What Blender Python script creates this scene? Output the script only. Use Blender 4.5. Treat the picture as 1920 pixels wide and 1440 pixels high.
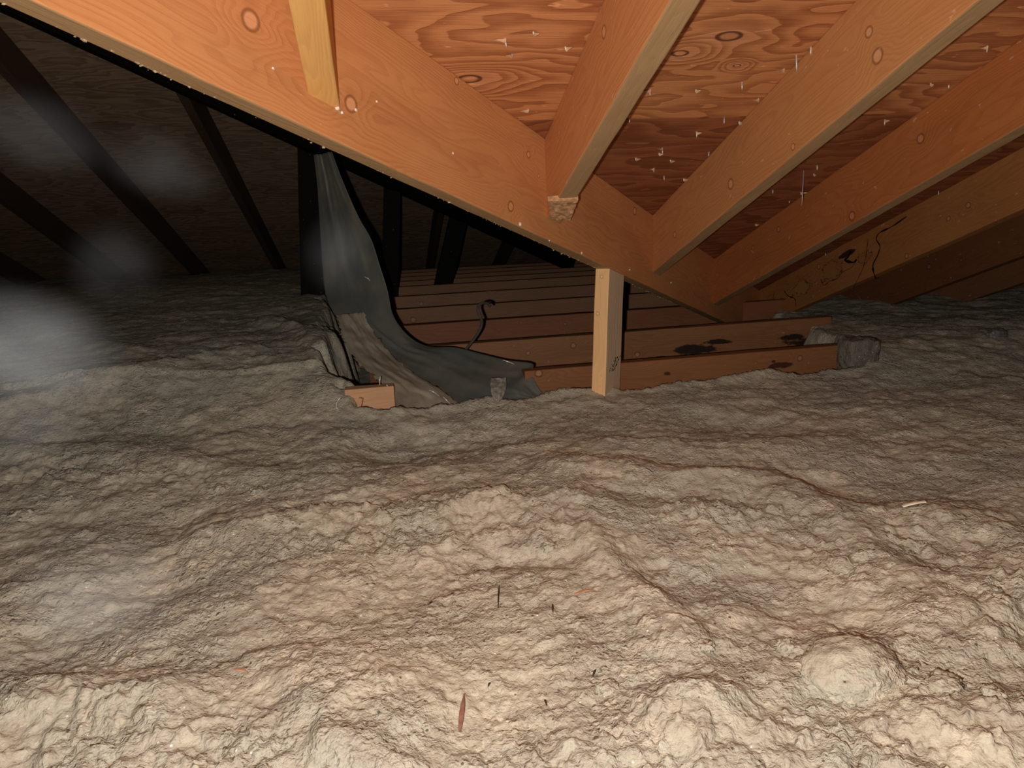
import bpy, bmesh, math, random
import numpy as np
from mathutils import Vector, Matrix, noise as mnoise

# ---------------------------------------------------------------- camera, light, exposure
SC = bpy.context.scene
for o in list(bpy.data.objects):
    bpy.data.objects.remove(o)
COL = SC.collection
H = 0.60                                  # lens height above the ceiling drywall
F = 1310.0                                # focal length in pixels of the 1920 px frame
R_ = Vector((0.98062169, -0.19103055, -0.04345603))
D_ = Vector((-0.08362562, -0.20756418, -0.97464038))
W_ = Vector((0.17716617, 0.95938753, -0.21951698))
O_ = Vector((0, 0, H))
cam_data = bpy.data.cameras.new('camera')
cam = bpy.data.objects.new('camera', cam_data)
COL.objects.link(cam)
cam_data.sensor_fit = 'HORIZONTAL'
cam_data.sensor_width = 36.0
cam_data.lens = 36.0 * F / 1920.0
cam_data.clip_start = 0.01
mw = Matrix((R_, -D_, -W_)).transposed().to_4x4()
mw.translation = O_
cam.matrix_world = mw
SC.camera = cam

SC.view_settings.view_transform = 'Standard'
SC.view_settings.look = 'None'
SC.view_settings.exposure = 0.0
SC.view_settings.gamma = 1.0
SC.view_settings.use_curve_mapping = False
SC.cycles.max_bounces = 5
SC.cycles.diffuse_bounces = 3
SC.cycles.volume_bounces = 0
SC.cycles.volume_step_rate = 2.0
SC.cycles.volume_max_steps = 64
world = bpy.data.worlds.new('world')
SC.world = world
world.use_nodes = True
world.node_tree.nodes['Background'].inputs[0].default_value = (0.01, 0.01, 0.011, 1)
world.node_tree.nodes['Background'].inputs[1].default_value = 0.02

# the camera's flash, a few centimetres left of and below the lens
fl = bpy.data.lights.new('flash', 'POINT')
fl.energy = 55.0
fl.color = (1.0, 0.945, 0.87)
fl.shadow_soft_size = 0.006
flash = bpy.data.objects.new('flash', fl)
flash.location = O_ + R_ * -0.040 + D_ * 0.018 - W_ * 0.01
COL.objects.link(flash)
fl.use_nodes = True
_fo = fl.node_tree.nodes.new('ShaderNodeLightFalloff')
_fo.inputs['Strength'].default_value = 1.0
_fo.inputs['Smooth'].default_value = 0.45
fl.node_tree.links.new(_fo.outputs['Quadratic'], fl.node_tree.nodes['Emission'].inputs['Strength'])

T = 0.3716                                # roof slope
C = 0.545                                 # rafter undersides: z = H + C - T y
CP = C * 1.285                            # plywood underside

# ---------------------------------------------------------------- measuring helpers
def ray(px, py):
    return R_ * ((px - 960) / F) + D_ * ((py - 720) / F) + W_

def at_y(px, py, y):
    d = ray(px, py)
    return O_ + d * (y / d.y)

def at_z(px, py, z):
    d = ray(px, py)
    return O_ + d * ((z - H) / d.z)

def on_roof(px, py, c=CP):
    d = ray(px, py)
    return O_ + d * (c / (d.z + T * d.y))

VK0, VM = -1.0105, 0.955                  # valley rafter face: x = VK0 + VM y
def on_face(px, py):
    d = ray(px, py)
    return O_ + d * (VK0 / (d.x - VM * d.y))

def sm(a, b, t):
    t = np.clip((t - a) / (b - a), 0, 1)
    return t * t * (3 - 2 * t)

# ---------------------------------------------------------------- object helpers
def tag(o, label=None, cat=None, group=None, kind=None):
    if label: o['label'] = label
    if cat: o['category'] = cat
    if group: o['group'] = group
    if kind: o['kind'] = kind
    return o

def mesh_obj(name, verts, faces, mat=None, parent=None, smooth=False, mtx=None):
    me = bpy.data.meshes.new(name)
    me.from_pydata([tuple(v) for v in verts], [], faces)
    me.update()
    if smooth:
        me.polygons.foreach_set('use_smooth', [True] * len(me.polygons))
    o = bpy.data.objects.new(name, me)
    COL.objects.link(o)
    if mat: me.materials.append(mat)
    if parent is not None: o.parent = parent
    if mtx is not None: o.matrix_world = mtx
    return o

def empty(name, loc=(0, 0, 0)):
    o = bpy.data.objects.new(name, None)
    o.location = loc
    o.empty_display_size = 0.05
    COL.objects.link(o)
    return o

def frame(origin, xdir, zhint):
    x = Vector(xdir).normalized()
    y = Vector(zhint).cross(x).normalized()
    z = x.cross(y)
    m = Matrix((x, y, z)).transposed().to_4x4()
    m.translation = Vector(origin)
    return m

def timber(name, mtx, L, ws, wd, mat, parent=None, bevel=0.003, seed=0, wobble=0.0012, x0=0.0, cuts=None):
    """a board: local x along its length, y across from 0 to ws, z from 0 to wd, eased edges, slightly uneven"""
    bm = bmesh.new()
    n = cuts or max(4, int(L / 0.06))
    prof = []
    b = bevel
    for (cy, cz, a0) in ((ws - b, b, -90), (ws - b, wd - b, 0), (b, wd - b, 90), (b, b, 180)):
        for k in range(3):
            a = math.radians(a0 + 45 * k)
            prof.append((cy + b * math.cos(a), cz + b * math.sin(a)))
    rings = []
    for i in range(n + 1):
        x = x0 + L * i / n
        ring = []
        for (y, z) in prof:
            q = Vector((x * 6 + seed * 7.3, y * 25, z * 25))
            w = mnoise.noise(q) * wobble
            w2 = mnoise.noise(q * 3.1 + Vector((9, 3, 1))) * wobble
            ring.append(bm.verts.new((x, y + w, z + w2)))
        rings.append(ring)
    m = len(prof)
    for i in range(n):
        for j in range(m):
            bm.faces.new((rings[i][j], rings[i][(j + 1) % m], rings[i + 1][(j + 1) % m], rings[i + 1][j]))
    bm.faces.new(list(reversed(rings[0])))
    bm.faces.new(rings[-1])
    bm.normal_update()
    me = bpy.data.meshes.new(name)
    bm.to_mesh(me)
    bm.free()
    me.materials.append(mat)
    o = bpy.data.objects.new(name, me)
    COL.objects.link(o)
    o.matrix_world = mtx
    if parent is not None:
        o.parent = parent
    return o

def tube(name, pts, rad, mat, parent=None, sides=8, taper=None):
    pts = [Vector(p) for p in pts]
    vs, fs = [], []
    up = Vector((0.31, 0.22, 0.92))
    for i, p in enumerate(pts):
        d = (pts[min(i + 1, len(pts) - 1)] - pts[max(i - 1, 0)]).normalized()
        a = d.cross(up).normalized()
        b = d.cross(a)
        r = rad * (taper[i] if taper else 1)
        for k in range(sides):
            t = 2 * math.pi * k / sides
            vs.append(p + a * r * math.cos(t) + b * r * math.sin(t))
    for i in range(len(pts) - 1):
        for k in range(sides):
            fs.append((i * sides + k, i * sides + (k + 1) % sides, (i + 1) * sides + (k + 1) % sides, (i + 1) * sides + k))
    fs.append(tuple(reversed(range(sides))))
    fs.append(tuple((len(pts) - 1) * sides + k for k in range(sides)))
    return mesh_obj(name, vs, fs, mat, parent, True)

# ---------------------------------------------------------------- materials
class NT:
    def __init__(s, name):
        s.m = bpy.data.materials.new(name)
        s.m.use_nodes = True
        s.t = s.m.node_tree
        s.b = s.t.nodes['Principled BSDF']
        s.out = s.t.nodes['Material Output']
    def n(s, typ, **kw):
        nd = s.t.nodes.new(typ)
        for k, v in kw.items():
            setattr(nd, k, v)
        return nd
    def l(s, a, b):
        s.t.links.new(a, b)
    def val(s, sock, v):
        if hasattr(v, 'is_output') or isinstance(v, bpy.types.NodeSocket):
            s.l(v, sock)
        else:
            sock.default_value = v
    def math(s, op, a, b=0.0, c=None, clamp=False):
        nd = s.n('ShaderNodeMath', operation=op, use_clamp=clamp)
        s.val(nd.inputs[0], a); s.val(nd.inputs[1], b)
        if c is not None: s.val(nd.inputs[2], c)
        return nd.outputs[0]
    def rng(s, v, a, b, c=0.0, d=1.0, smooth=True):
        nd = s.n('ShaderNodeMapRange', interpolation_type='SMOOTHSTEP' if smooth else 'LINEAR')
        s.val(nd.inputs[0], v)
        for i, q in enumerate((a, b, c, d)):
            nd.inputs[1 + i].default_value = q
        return nd.outputs[0]
    def noise(s, vec, scale, detail=3, rough=.55, dist=0.0):
        nd = s.n('ShaderNodeTexNoise')
        s.l(vec, nd.inputs['Vector'])
        nd.inputs['Scale'].default_value = scale
        nd.inputs['Detail'].default_value = detail
        nd.inputs['Roughness'].default_value = rough
        nd.inputs['Distortion'].default_value = dist
        return nd.outputs['Fac']
    def mapv(s, vec, scale=(1, 1, 1), loc=(0, 0, 0), rot=(0, 0, 0)):
        nd = s.n('ShaderNodeMapping')
        s.l(vec, nd.inputs[0])
        nd.inputs['Location'].default_value = loc
        nd.inputs['Rotation'].default_value = rot
        nd.inputs['Scale'].default_value = scale
        return nd.outputs[0]
    def mix(s, f, a, b, mode='MIX'):
        nd = s.n('ShaderNodeMix', data_type='RGBA', blend_type=mode)
        s.val(nd.inputs[0], f)
        for i, v in ((6, a), (7, b)):
            if isinstance(v, tuple):
                nd.inputs[i].default_value = (*v, 1) if len(v) == 3 else v
            else:
                s.l(v, nd.inputs[i])
        return nd.outputs[2]
    def bump(s, h, strength=.3, dist=.002):
        nd = s.n('ShaderNodeBump')
        nd.inputs['Strength'].default_value = strength
        nd.inputs['Distance'].default_value = dist
        s.l(h, nd.inputs['Height'])
        s.l(nd.outputs[0], s.b.inputs['Normal'])
    def fin(s, col, rough=.7, spec=.3):
        s.val(s.b.inputs['Base Color'], (*col, 1) if isinstance(col, tuple) else col)
        s.val(s.b.inputs['Roughness'], rough)
        s.b.inputs['Specular IOR Level'].default_value = spec
        return s.m

def wood(name, light, dark, seed=0, knots=(), contrast=1.0, pith=(.5, -.03, .07), ring=150.0, blotch=.35, stains=(), rough=.62, spec=.3):
    """sawn softwood; growth rings about a pith line beside the board, knots and stains at given local points"""
    g = NT(name)
    co = g.n('ShaderNodeTexCoord').outputs['Object']
    off = g.mapv(co, (1, 1, 1), (seed * 3.17, seed * 1.3, seed * .7))
    sep = g.n('ShaderNodeSeparateXYZ'); g.l(co, sep.inputs[0])
    lowv = g.mapv(off, (1.3, 7, 7))
    n1 = g.noise(lowv, 1.6, 2, .5)
    n2 = g.noise(g.mapv(off, (2.0, 9, 9), (5, 2, 8)), 1.9, 2, .5)
    yy = g.math('ADD', g.math('SUBTRACT', sep.outputs[1], pith[1]), g.math('MULTIPLY', g.math('SUBTRACT', n1, .5), .085))
    zz = g.math('ADD', g.math('SUBTRACT', sep.outputs[2], pith[2]), g.math('MULTIPLY', g.math('SUBTRACT', n2, .5), .085))
    r = g.math('SQRT', g.math('ADD', g.math('MULTIPLY', yy, yy), g.math('MULTIPLY', zz, zz)))
    kn_dark = kn_light = None
    for (kx, ky, kz, kr) in knots:
        vd = g.n('ShaderNodeVectorMath', operation='DISTANCE')
        g.l(co, vd.inputs[0]); vd.inputs[1].default_value = (kx, ky, kz)
        d = vd.outputs['Value']
        r = g.math('ADD', r, g.rng(d, kr * 5, kr * .4, 0, kr * 1.5))
        a = g.math('MULTIPLY', g.rng(d, kr * 1.25, kr * 1.0), g.rng(d, kr * .6, kr * .9))
        b = g.rng(d, kr * 1.0, kr * .7)
        kn_dark = a if kn_dark is None else g.math('MAXIMUM', kn_dark, a)
        kn_light = b if kn_light is None else g.math('MAXIMUM', kn_light, b)
    ph = g.math('FRACT', g.math('MULTIPLY', r, ring))
    late = g.math('MULTIPLY', g.rng(ph, .25, .86), g.rng(ph, 1.0, .9))
    fine = g.noise(g.mapv(off, (3, 160, 160)), 2.5, 3, .6)
    bl = g.noise(g.mapv(off, (2.2, 8, 8), (1, 7, 3)), 1.5, 4, .6)
    f = g.math('ADD', g.math('MULTIPLY', late, .20 * contrast), g.math('MULTIPLY', g.math('SUBTRACT', fine, .5), .55))
    f = g.math('ADD', f, g.math('MULTIPLY', g.math('SUBTRACT', bl, .42), blotch * 2.6), clamp=True)
    col = g.mix(f, light, dark)
    if kn_dark is not None:
        col = g.mix(g.math('MULTIPLY', kn_light, .75), col, tuple(min(1, c * 1.15 + .06) for c in light))
        col = g.mix(g.math('MULTIPLY', kn_dark, .6), col, tuple(c * .45 for c in dark))
    # pale scuffs and dust specks
    sp = g.noise(g.mapv(off, (60, 90, 90)), 1.0, 2, .5)
    col = g.mix(g.math('MULTIPLY', g.rng(sp, .70, .76), .35), col, (.75, .55, .38))
    for (sx, sy, sz, sr, scol, kind) in stains:
        vm_ = g.n('ShaderNodeVectorMath', operation='DISTANCE')
        st = g.mapv(co, (1.0, 1.0, 1.9) if kind != 'long' else (.35, 1.0, 1.6))
        g.l(st, vm_.inputs[0])
        vm_.inputs[1].default_value = (sx * (.35 if kind == 'long' else 1), sy, sz * (1.6 if kind == 'long' else 1.9))
        nz = g.noise(g.mapv(off, (9, 22, 22) if kind == 'long' else (18, 18, 18)), 1.3, 5, .65)
        d = g.math('ADD', vm_.outputs['Value'], g.math('MULTIPLY', g.math('SUBTRACT', nz, .5), sr * (4.5 if kind == 'ring' else 2.4)))
        if kind == 'ring':
            m_ = g.math('MULTIPLY', g.rng(d, sr * 1.08, sr * .97), g.rng(d, sr * .86, sr * .95))
            col = g.mix(g.math('MULTIPLY', g.rng(d, sr, sr * .6), .35), col, tuple(c * 1.5 for c in scol))
            col = g.mix(g.math('MULTIPLY', m_, .9), col, (.012, .006, .004))
        else:
            m_ = g.rng(d, sr, sr * .7)
            col = g.mix(g.math('MULTIPLY', m_, .93), col, scol)
    g.bump(g.math('SUBTRACT', fine, g.math('MULTIPLY', late, .5)), .35, .0012)
    return g.fin(col, rough, spec)

def plywood(name, light, dark, seed=0, knots=(), axis_rot=0.0):
    """rotary cut fir veneer with long wandering figure along x"""
    g = NT(name)
    co = g.n('ShaderNodeTexCoord').outputs['Object']
    off = g.mapv(co, (1, 1, 1), (seed * 2.7, seed * 1.9, 0), (0, 0, axis_rot))
    w1 = g.noise(g.mapv(off, (1.1, 3.5, 1)), 1.5, 3, .5)
    w2 = g.noise(g.mapv(off, (2.4, 9, 1), (3, 3, 3)), 1.7, 3, .55)
    sep = g.n('ShaderNodeSeparateXYZ'); g.l(off, sep.inputs[0])
    h = g.math('ADD', g.math('MULTIPLY', sep.outputs[1], 3.2), g.math('MULTIPLY', w1, 3.6))
    h = g.math('ADD', h, g.math('MULTIPLY', w2, .75))
    kd = kl = None
    for (kx, ky, kr) in knots:
        vd = g.n('ShaderNodeVectorMath', operation='DISTANCE')
        g.l(g.mapv(co, (.55, 1, 0)), vd.inputs[0]); vd.inputs[1].default_value = (kx * .55, ky, 0)
        d = vd.outputs['Value']
        h = g.math('ADD', h, g.rng(d, kr * 7, 0, 0, 1.1))
        a = g.math('MULTIPLY', g.rng(d, kr * 1.2, kr), g.rng(d, kr * .55, kr * .85))
        b = g.rng(d, kr * 3.5, kr * 1.0)
        kd = a if kd is None else g.math('MAXIMUM', kd, a)
        kl = b if kl is None else g.math('MAXIMUM', kl, b)
    ph = g.math('FRACT', g.math('MULTIPLY', h, 3.4))
    late = g.math('MULTIPLY', g.rng(ph, .1, .9), g.rng(ph, 1.0, .92))
    fine = g.noise(g.mapv(off, (4, 120, 1)), 2.2, 4, .65)
    bl = g.noise(g.mapv(off, (1.4, 4, 1), (8, 1, 0)), 1.4, 3, .55)
    f = g.math('ADD', g.math('MULTIPLY', late, .6), g.math('MULTIPLY', g.math('SUBTRACT', fine, .5), .9))
    f = g.math('ADD', f, g.math('MULTIPLY', g.math('SUBTRACT', bl, .5), .8), clamp=True)
    col = g.mix(f, light, dark)
    if kd is not None:
        col = g.mix(g.math('MULTIPLY', kl, .45), col, tuple(min(1, c * 1.1 + .05) for c in light))
        col = g.mix(g.math('MULTIPLY', kd, .85), col, tuple(c * .3 for c in dark))
    # torn pale fibres
    tf = g.noise(g.mapv(off, (22, 75, 1), (2, 9, 0)), 1.0, 3, .6)
    col = g.mix(g.math('MULTIPLY', g.rng(tf, .66, .72), .6), col, tuple(min(1, c * 1.5 + .08) for c in light))
    g.bump(g.math('SUBTRACT', fine, g.math('MULTIPLY', late, .7)), .5, .002)
    return g.fin(col, .7, .25)

def plain(name, col, rough=.6, spec=.3, metal=0.0, nscale=30, namp=.25, bump=.2):
    g = NT(name)
    co = g.n('ShaderNodeTexCoord').outputs['Object']
    n = g.noise(co, nscale, 4, .6)
    c = g.mix(g.rng(n, .3, .7), tuple(x * (1 - namp) for x in col), tuple(min(1, x * (1 + namp)) for x in col))
    if bump: g.bump(n, bump, .002)
    g.b.inputs['Metallic'].default_value = metal
    return g.fin(c, rough, spec)

def insulation_mat(name, tint=1.0):
    g = NT(name)
    co = g.n('ShaderNodeTexCoord').outputs['Object']
    n1 = g.noise(co, 3.2, 4, .55)
    n2 = g.noise(co, 17, 5, .6)
    n3 = g.noise(co, 120, 4, .65)
    n4 = g.noise(co, 420, 2, .6)
    a = (.565 * tint, .512 * tint, .40 * tint); b = (.44 * tint, .385 * tint, .31 * tint); c = (.49 * tint, .468 * tint, .385 * tint)
    col = g.mix(g.rng(n1, .38, .62), a, c)
    col = g.mix(g.math('MULTIPLY', g.rng(n2, .45, .68), .75), col, b)
    col = g.mix(g.math('MULTIPLY', g.rng(n3, .52, .72), .45), col, (.30 * tint, .23 * tint, .16 * tint))
    wq = g.n('ShaderNodeVectorMath', operation='ADD'); g.l(co, wq.inputs[0])
    wn0 = g.n('ShaderNodeTexNoise'); wn0.inputs['Scale'].default_value = 45; wn0.inputs['Detail'].default_value = 4; g.l(co, wn0.inputs['Vector'])
    ws0 = g.n('ShaderNodeVectorMath', operation='SCALE'); g.l(wn0.outputs['Color'], ws0.inputs[0]); ws0.inputs['Scale'].default_value = .03
    g.l(ws0.outputs[0], wq.inputs[1])
    cellmask = g.rng(g.noise(co, 5.5, 3, .6), .46, .60)
    for sc_, am in ((42, .55), (95, .5)):
        vc = g.n('ShaderNodeTexVoronoi'); vc.inputs['Scale'].default_value = sc_; g.l(wq.outputs[0], vc.inputs['Vector'])
        spc = g.n('ShaderNodeSeparateColor'); g.l(vc.outputs['Color'], spc.inputs[0])
        col = g.mix(g.math('MULTIPLY', g.math('MULTIPLY', g.rng(spc.outputs[0], .45, .95), cellmask), am), col, (.72 * tint, .63 * tint, .50 * tint))
        col = g.mix(g.math('MULTIPLY', g.rng(spc.outputs[1], .6, .98), am * .55), col, (.36 * tint, .31 * tint, .235 * tint))
    # sparkle painted into the colour as near-white specks, then dark specks
    vo = g.n('ShaderNodeTexVoronoi'); vo.inputs['Scale'].default_value = 150
    g.l(co, vo.inputs['Vector'])
    sepc = g.n('ShaderNodeSeparateColor'); g.l(vo.outputs['Color'], sepc.inputs[0])
    gl = g.math('MULTIPLY', g.rng(vo.outputs['Distance'], .22, .12), g.rng(sepc.outputs[0], .93, .95))
    col = g.mix(gl, col, (.95, .93, .88))
    dk = g.math('MULTIPLY', g.rng(vo.outputs['Distance'], .3, .18), g.rng(sepc.outputs[1], .965, .975))
    col = g.mix(g.math('MULTIPLY', dk, .8), col, (.05, .035, .025))
    wv = g.n('ShaderNodeVectorMath', operation='ADD'); g.l(co, wv.inputs[0])
    wn = g.n('ShaderNodeTexNoise'); wn.inputs['Scale'].default_value = 90; g.l(co, wn.inputs['Vector'])
    ws_ = g.n('ShaderNodeVectorMath', operation='SCALE'); g.l(wn.outputs['Color'], ws_.inputs[0]); ws_.inputs['Scale'].default_value = .012
    g.l(ws_.outputs[0], wv.inputs[1])
    grains = None
    for sc_, am in ((150, 1.0), (330, .5)):
        v2 = g.n('ShaderNodeTexVoronoi', feature='F1'); v2.inputs['Scale'].default_value = sc_
        g.l(wv.outputs[0], v2.inputs['Vector'])
        sp_ = g.n('ShaderNodeSeparateColor'); g.l(v2.outputs['Color'], sp_.inputs[0])
        k = g.math('MULTIPLY', g.math('SUBTRACT', .75, v2.outputs['Distance']), g.math('MULTIPLY', g.rng(sp_.outputs[0], .2, .9), am))
        grains = k if grains is None else g.math('ADD', grains, k)
    h = g.math('ADD', g.math('MULTIPLY', n3, .8), g.math('MULTIPLY', n4, .4))
    h = g.math('ADD', h, g.math('MULTIPLY', n2, 1.6))
    h = g.math('ADD', h, g.math('MULTIPLY', grains, .9))
    g.bump(g.math('MULTIPLY', h, g.rng(g.noise(co, 6.5, 3, .6), .38, .62, .35, 1.0)), .75, .0065)
    return g.fin(col, .92, .12)

FIR_L, FIR_D = (.60, .255, .095), (.34, .105, .030)
M_ins = insulation_mat('loose_fill')
M_crumb = plain('tan_dust', (.45, .33, .21), .9, .1, 0, 200, .3, 0)
M_steel = plain('galvanised_steel', (.60, .57, .52), .45, .4, .4, 200, .2, 0)
M_splint = plain('splinter_wood', (.58, .35, .19), .7, .2, 0, 80, .3, .2)
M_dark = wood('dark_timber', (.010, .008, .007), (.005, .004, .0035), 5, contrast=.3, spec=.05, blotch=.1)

# ---------------------------------------------------------------- ceiling (roof deck)
def slab(name, pts, thick, mat, parent=None, up=Vector((0, 0, 1)), mtx=None, div=0):
    n = len(pts)
    vs = [Vector(p) for p in pts] + [Vector(p) + up * thick for p in pts]
    fs = [tuple(range(n)), tuple(reversed(range(n, 2 * n)))]
    for i in range(n):
        j = (i + 1) % n
        fs.append((i, i + n, j + n, j))
    if mtx is not None:
        inv = mtx.inverted()
        vs = [inv @ v for v in vs]
    o = mesh_obj(name, vs, fs, mat, None, False, mtx)
    bm = bmesh.new(); bm.from_mesh(o.data); bmesh.ops.recalc_face_normals(bm, faces=bm.faces); bm.to_mesh(o.data); bm.free()
    if parent is not None: o.parent = parent
    return o

NP = Vector((0, T, 1)).normalized()       # near roof normal
roofm = frame((0, 0, H + CP), (1, 0, 0), NP)
inv_roof = roofm.inverted()
def pz(x, y, c=CP): return Vector((x, y, H + c - T * y))
ceiling = tag(empty('ceiling', (0, 0, H + CP)), 'plywood roof deck on the underside of the near roof slope', 'ceiling', kind='structure')
SEAM = 1.363
def vx(y): return VK0 + VM * y
kn = []
for (px, py, r) in ((1367, 68, .012), (1382, 123, .004), (1275, 100, .008), (880, 148, .011)):
    q = inv_roof @ on_roof(px, py); kn.append((q.x, q.y, r))
M_ply = plywood('roof_plywood', (.60, .245, .095), (.25, .062, .020), 1, kn)
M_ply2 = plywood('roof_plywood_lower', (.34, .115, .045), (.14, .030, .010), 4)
sheet_a = slab('plywood_sheet', [pz(vx(-.6), -.6), pz(4.2, -.6), pz(4.2, SEAM - .002), pz(vx(SEAM) - .03, SEAM - .002), ], .013, M_ply, None, NP, roofm)
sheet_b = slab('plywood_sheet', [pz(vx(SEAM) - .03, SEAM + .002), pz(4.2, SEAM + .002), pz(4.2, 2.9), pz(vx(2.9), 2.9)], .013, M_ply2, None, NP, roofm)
for s in (sheet_a, sheet_b):
    s.parent = ceiling
    s.matrix_parent_inverse = Matrix.Translation((0, 0, H + CP)).inverted()
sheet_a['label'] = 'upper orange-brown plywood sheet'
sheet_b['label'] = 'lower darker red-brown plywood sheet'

# wing roof beyond the valley: slope falling to the right, and the dark hip end far away
WK = 0.50                                  # rise of the wing slope, per metre behind the valley line
QZ = 1.89
def wz(x, y): return H + CP - T * y + WK * (y - (x - VK0) / VM)
def qz(y): return H + QZ - T * y
def yhip(x): return (QZ - CP + WK * (x - VK0) / VM) / WK
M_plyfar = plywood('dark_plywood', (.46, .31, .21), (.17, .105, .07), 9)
wing = [(-3.2, -1.5), (-3.2, yhip(-3.2)), (3.1, yhip(3.1)), (3.1, (3.1 - VK0) / VM), (-2.0, (-2.0 - VK0) / VM), (-2.0, -1.5)]
far = empty('ceiling', (0, 4, 1.2)); tag(far, 'dark plywood roof slopes beyond the valley rafter', 'ceiling', kind='structure')
a = slab('plywood_deck', [Vector((x, y, wz(x, y))) for x, y in wing], .013, M_plyfar)
qm = frame((0, 0, H + QZ), (1, 0, 0), NP)
hip = [(-6.5, .6), (-6.5, 6.9), (3.4, 6.9), (3.4, yhip(3.1)), (3.1, yhip(3.1)), (-3.2, yhip(-3.2)), (-3.2, .6)]
b = slab('plywood_deck', [Vector((x, y, qz(y))) for x, y in hip], .013, M_plyfar, None, NP, qm)
for s in (a, b):
    s.parent = far; s.matrix_parent_inverse = Matrix.Translation((0, 4, 1.2)).inverted()

# ---------------------------------------------------------------- drywall below and gable/eave walls
M_dry = plain('ceiling_board', (.30, .27, .23), .9, .1)
fl_o = slab('floor', [(-7, -1.5, -.012), (4.6, -1.5, -.012), (4.6, 7, -.012), (-7, 7, -.012)], .012, M_dry)
tag(fl_o, 'ceiling board that carries the loose insulation', 'floor', kind='structure')

# ---------------------------------------------------------------- valley rafter
ud = Vector((VM, 1, -T)).normalized()
nn = Vector((-1, VM, 0)).normalized()     # away from the camera side
wd = ud.cross(nn)
if wd.z < 0: wd = -wd
# local x down the slope, y away from the lit face, z up square to the length
VD = .2 * ud.xy.length                    # depth square to the edge
vo0 = Vector((vx(.25), .25, H + CP - T * .25)) - Vector((0, 0, .2))
vm = Matrix((ud, nn, wd)).transposed().to_4x4(); vm.translation = vo0
if vm.determinant() < 0:
    pass
vinv = vm.inverted()
def vk(px, py, r):
    q = vinv @ on_face(px, py); return (q.x, 0.0, q.z, r)
vkn = [vk(658, 195, .011), vk(958, 387, .0095), vk(991, 290, .0065), vk(856, 152, .006), vk(470, 38, .012), vk(1190, 396, .010), vk(1010, 330, .004), vk(1435, 0, .01)][:7]
M_valley = wood('valley_fir', FIR_L, FIR_D, 2, vkn, pith=(.5, .055, .075), ring=190, blotch=.42, contrast=1.0)
VL = 3.55
valley = timber('valley_rafter', vm, VL, .038, VD, M_valley, None, .003, 1)
tag(valley, 'long orange fir valley rafter running diagonally from upper left, the rafters butting its side', 'rafter')

# dust crust on the valley rafter's lower edge
def crust(name, mtx, span, width, z0, count, rmax, parent, mat, seed=0):
    rnd = random.Random(seed)
    bm = bmesh.new()
    for i in range(count):
        x = span[0] + (span[1] - span[0]) * rnd.random()
        if mnoise.noise(Vector((x * 9, seed, 0))) < -.1 and rnd.random() < .8: continue
        y = rnd.uniform(*width)
        r = rmax * (.3 + .7 * rnd.random() ** 2)
        mm = Matrix.Translation((x, y, z0 - r * .25)) @ Matrix.Rotation(rnd.random() * 6, 4, 'Z') @ Matrix.Diagonal((1.6, 1, .8, 1))
        res = bmesh.ops.create_icosphere(bm, subdivisions=1, radius=r, matrix=mm)
        for v in res['verts']:
            v.co += Vector((rnd.uniform(-1, 1), rnd.uniform(-1, 1), rnd.uniform(-1, 1))) * r * .3
    me = bpy.data.meshes.new(name); bm.to_mesh(me); bm.free()
    me.materials.append(mat)
    o = bpy.data.objects.new(name, me); COL.objects.link(o)
    o.matrix_world = mtx
    o.parent = parent; o.matrix_parent_inverse = parent.matrix_world.inverted()
    o['kind'] = 'stuff'
    return o
bpy.context.view_layer.update()
crust('dust_crumbs', vm, (.3, 2.6), (.030, .039), 0.0, 150, .0019, valley, M_crumb, 3)

# ---------------------------------------------------------------- rafters of the near slope
rd = Vector((0, 1, -T)).normalized()
XR = [-.029, .390, .788, 1.176, 1.613, 2.05, 2.44, 2.85]     # right-hand faces
RW = .038
RDV = CP - C                                # vertical depth
RD = RDV * rd.y
raf_labels = [
 'yellowish rafter end meeting the valley rafter at the top left',
 'short thick orange rafter with a splintered lower end against the valley rafter',
 'broad clean orange rafter joining the valley rafter just right of the grey post',
 'red-brown rafter with two pale knots, lower end below the split plywood corner',
 'water-stained rafter with a dark crack and blotchy yellow mould',
 'dark brown rafter above the insulation, below the water-stained rafter',
 'dim brown rafter sinking into the insulation at the right',
 'farthest dim rafter, only a sliver above the insulation at the right edge']
rknots = {1: [(1133, 60, .009), (1158, 185, .005)], 2: [(1645, 105, .011), (1629, 60, .008), (1370, 345, .011), (1265, 440, .008), (1487, 275, .006)],
          3: [(1726, 260, .010), (1597, 405, .011), (1460, 430, .008), (1412, 465, .007)], 4: [(1815, 385, .008), (1778, 410, .007), (1535, 500, .009), (1700, 480, .008)],
          5: [(1742, 500, .010), (1802, 488, .006)], 6: [], 7: [], 0: []}
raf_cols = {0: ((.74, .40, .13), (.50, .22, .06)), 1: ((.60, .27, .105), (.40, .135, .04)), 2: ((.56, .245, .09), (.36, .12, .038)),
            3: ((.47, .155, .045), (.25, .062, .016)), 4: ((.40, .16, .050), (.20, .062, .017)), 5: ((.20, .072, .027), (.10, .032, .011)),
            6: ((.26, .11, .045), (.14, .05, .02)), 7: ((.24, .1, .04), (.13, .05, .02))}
def on_x(px, py, x):
    d = ray(px, py); return O_ + d * (x / d.x)
rafters = []
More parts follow.
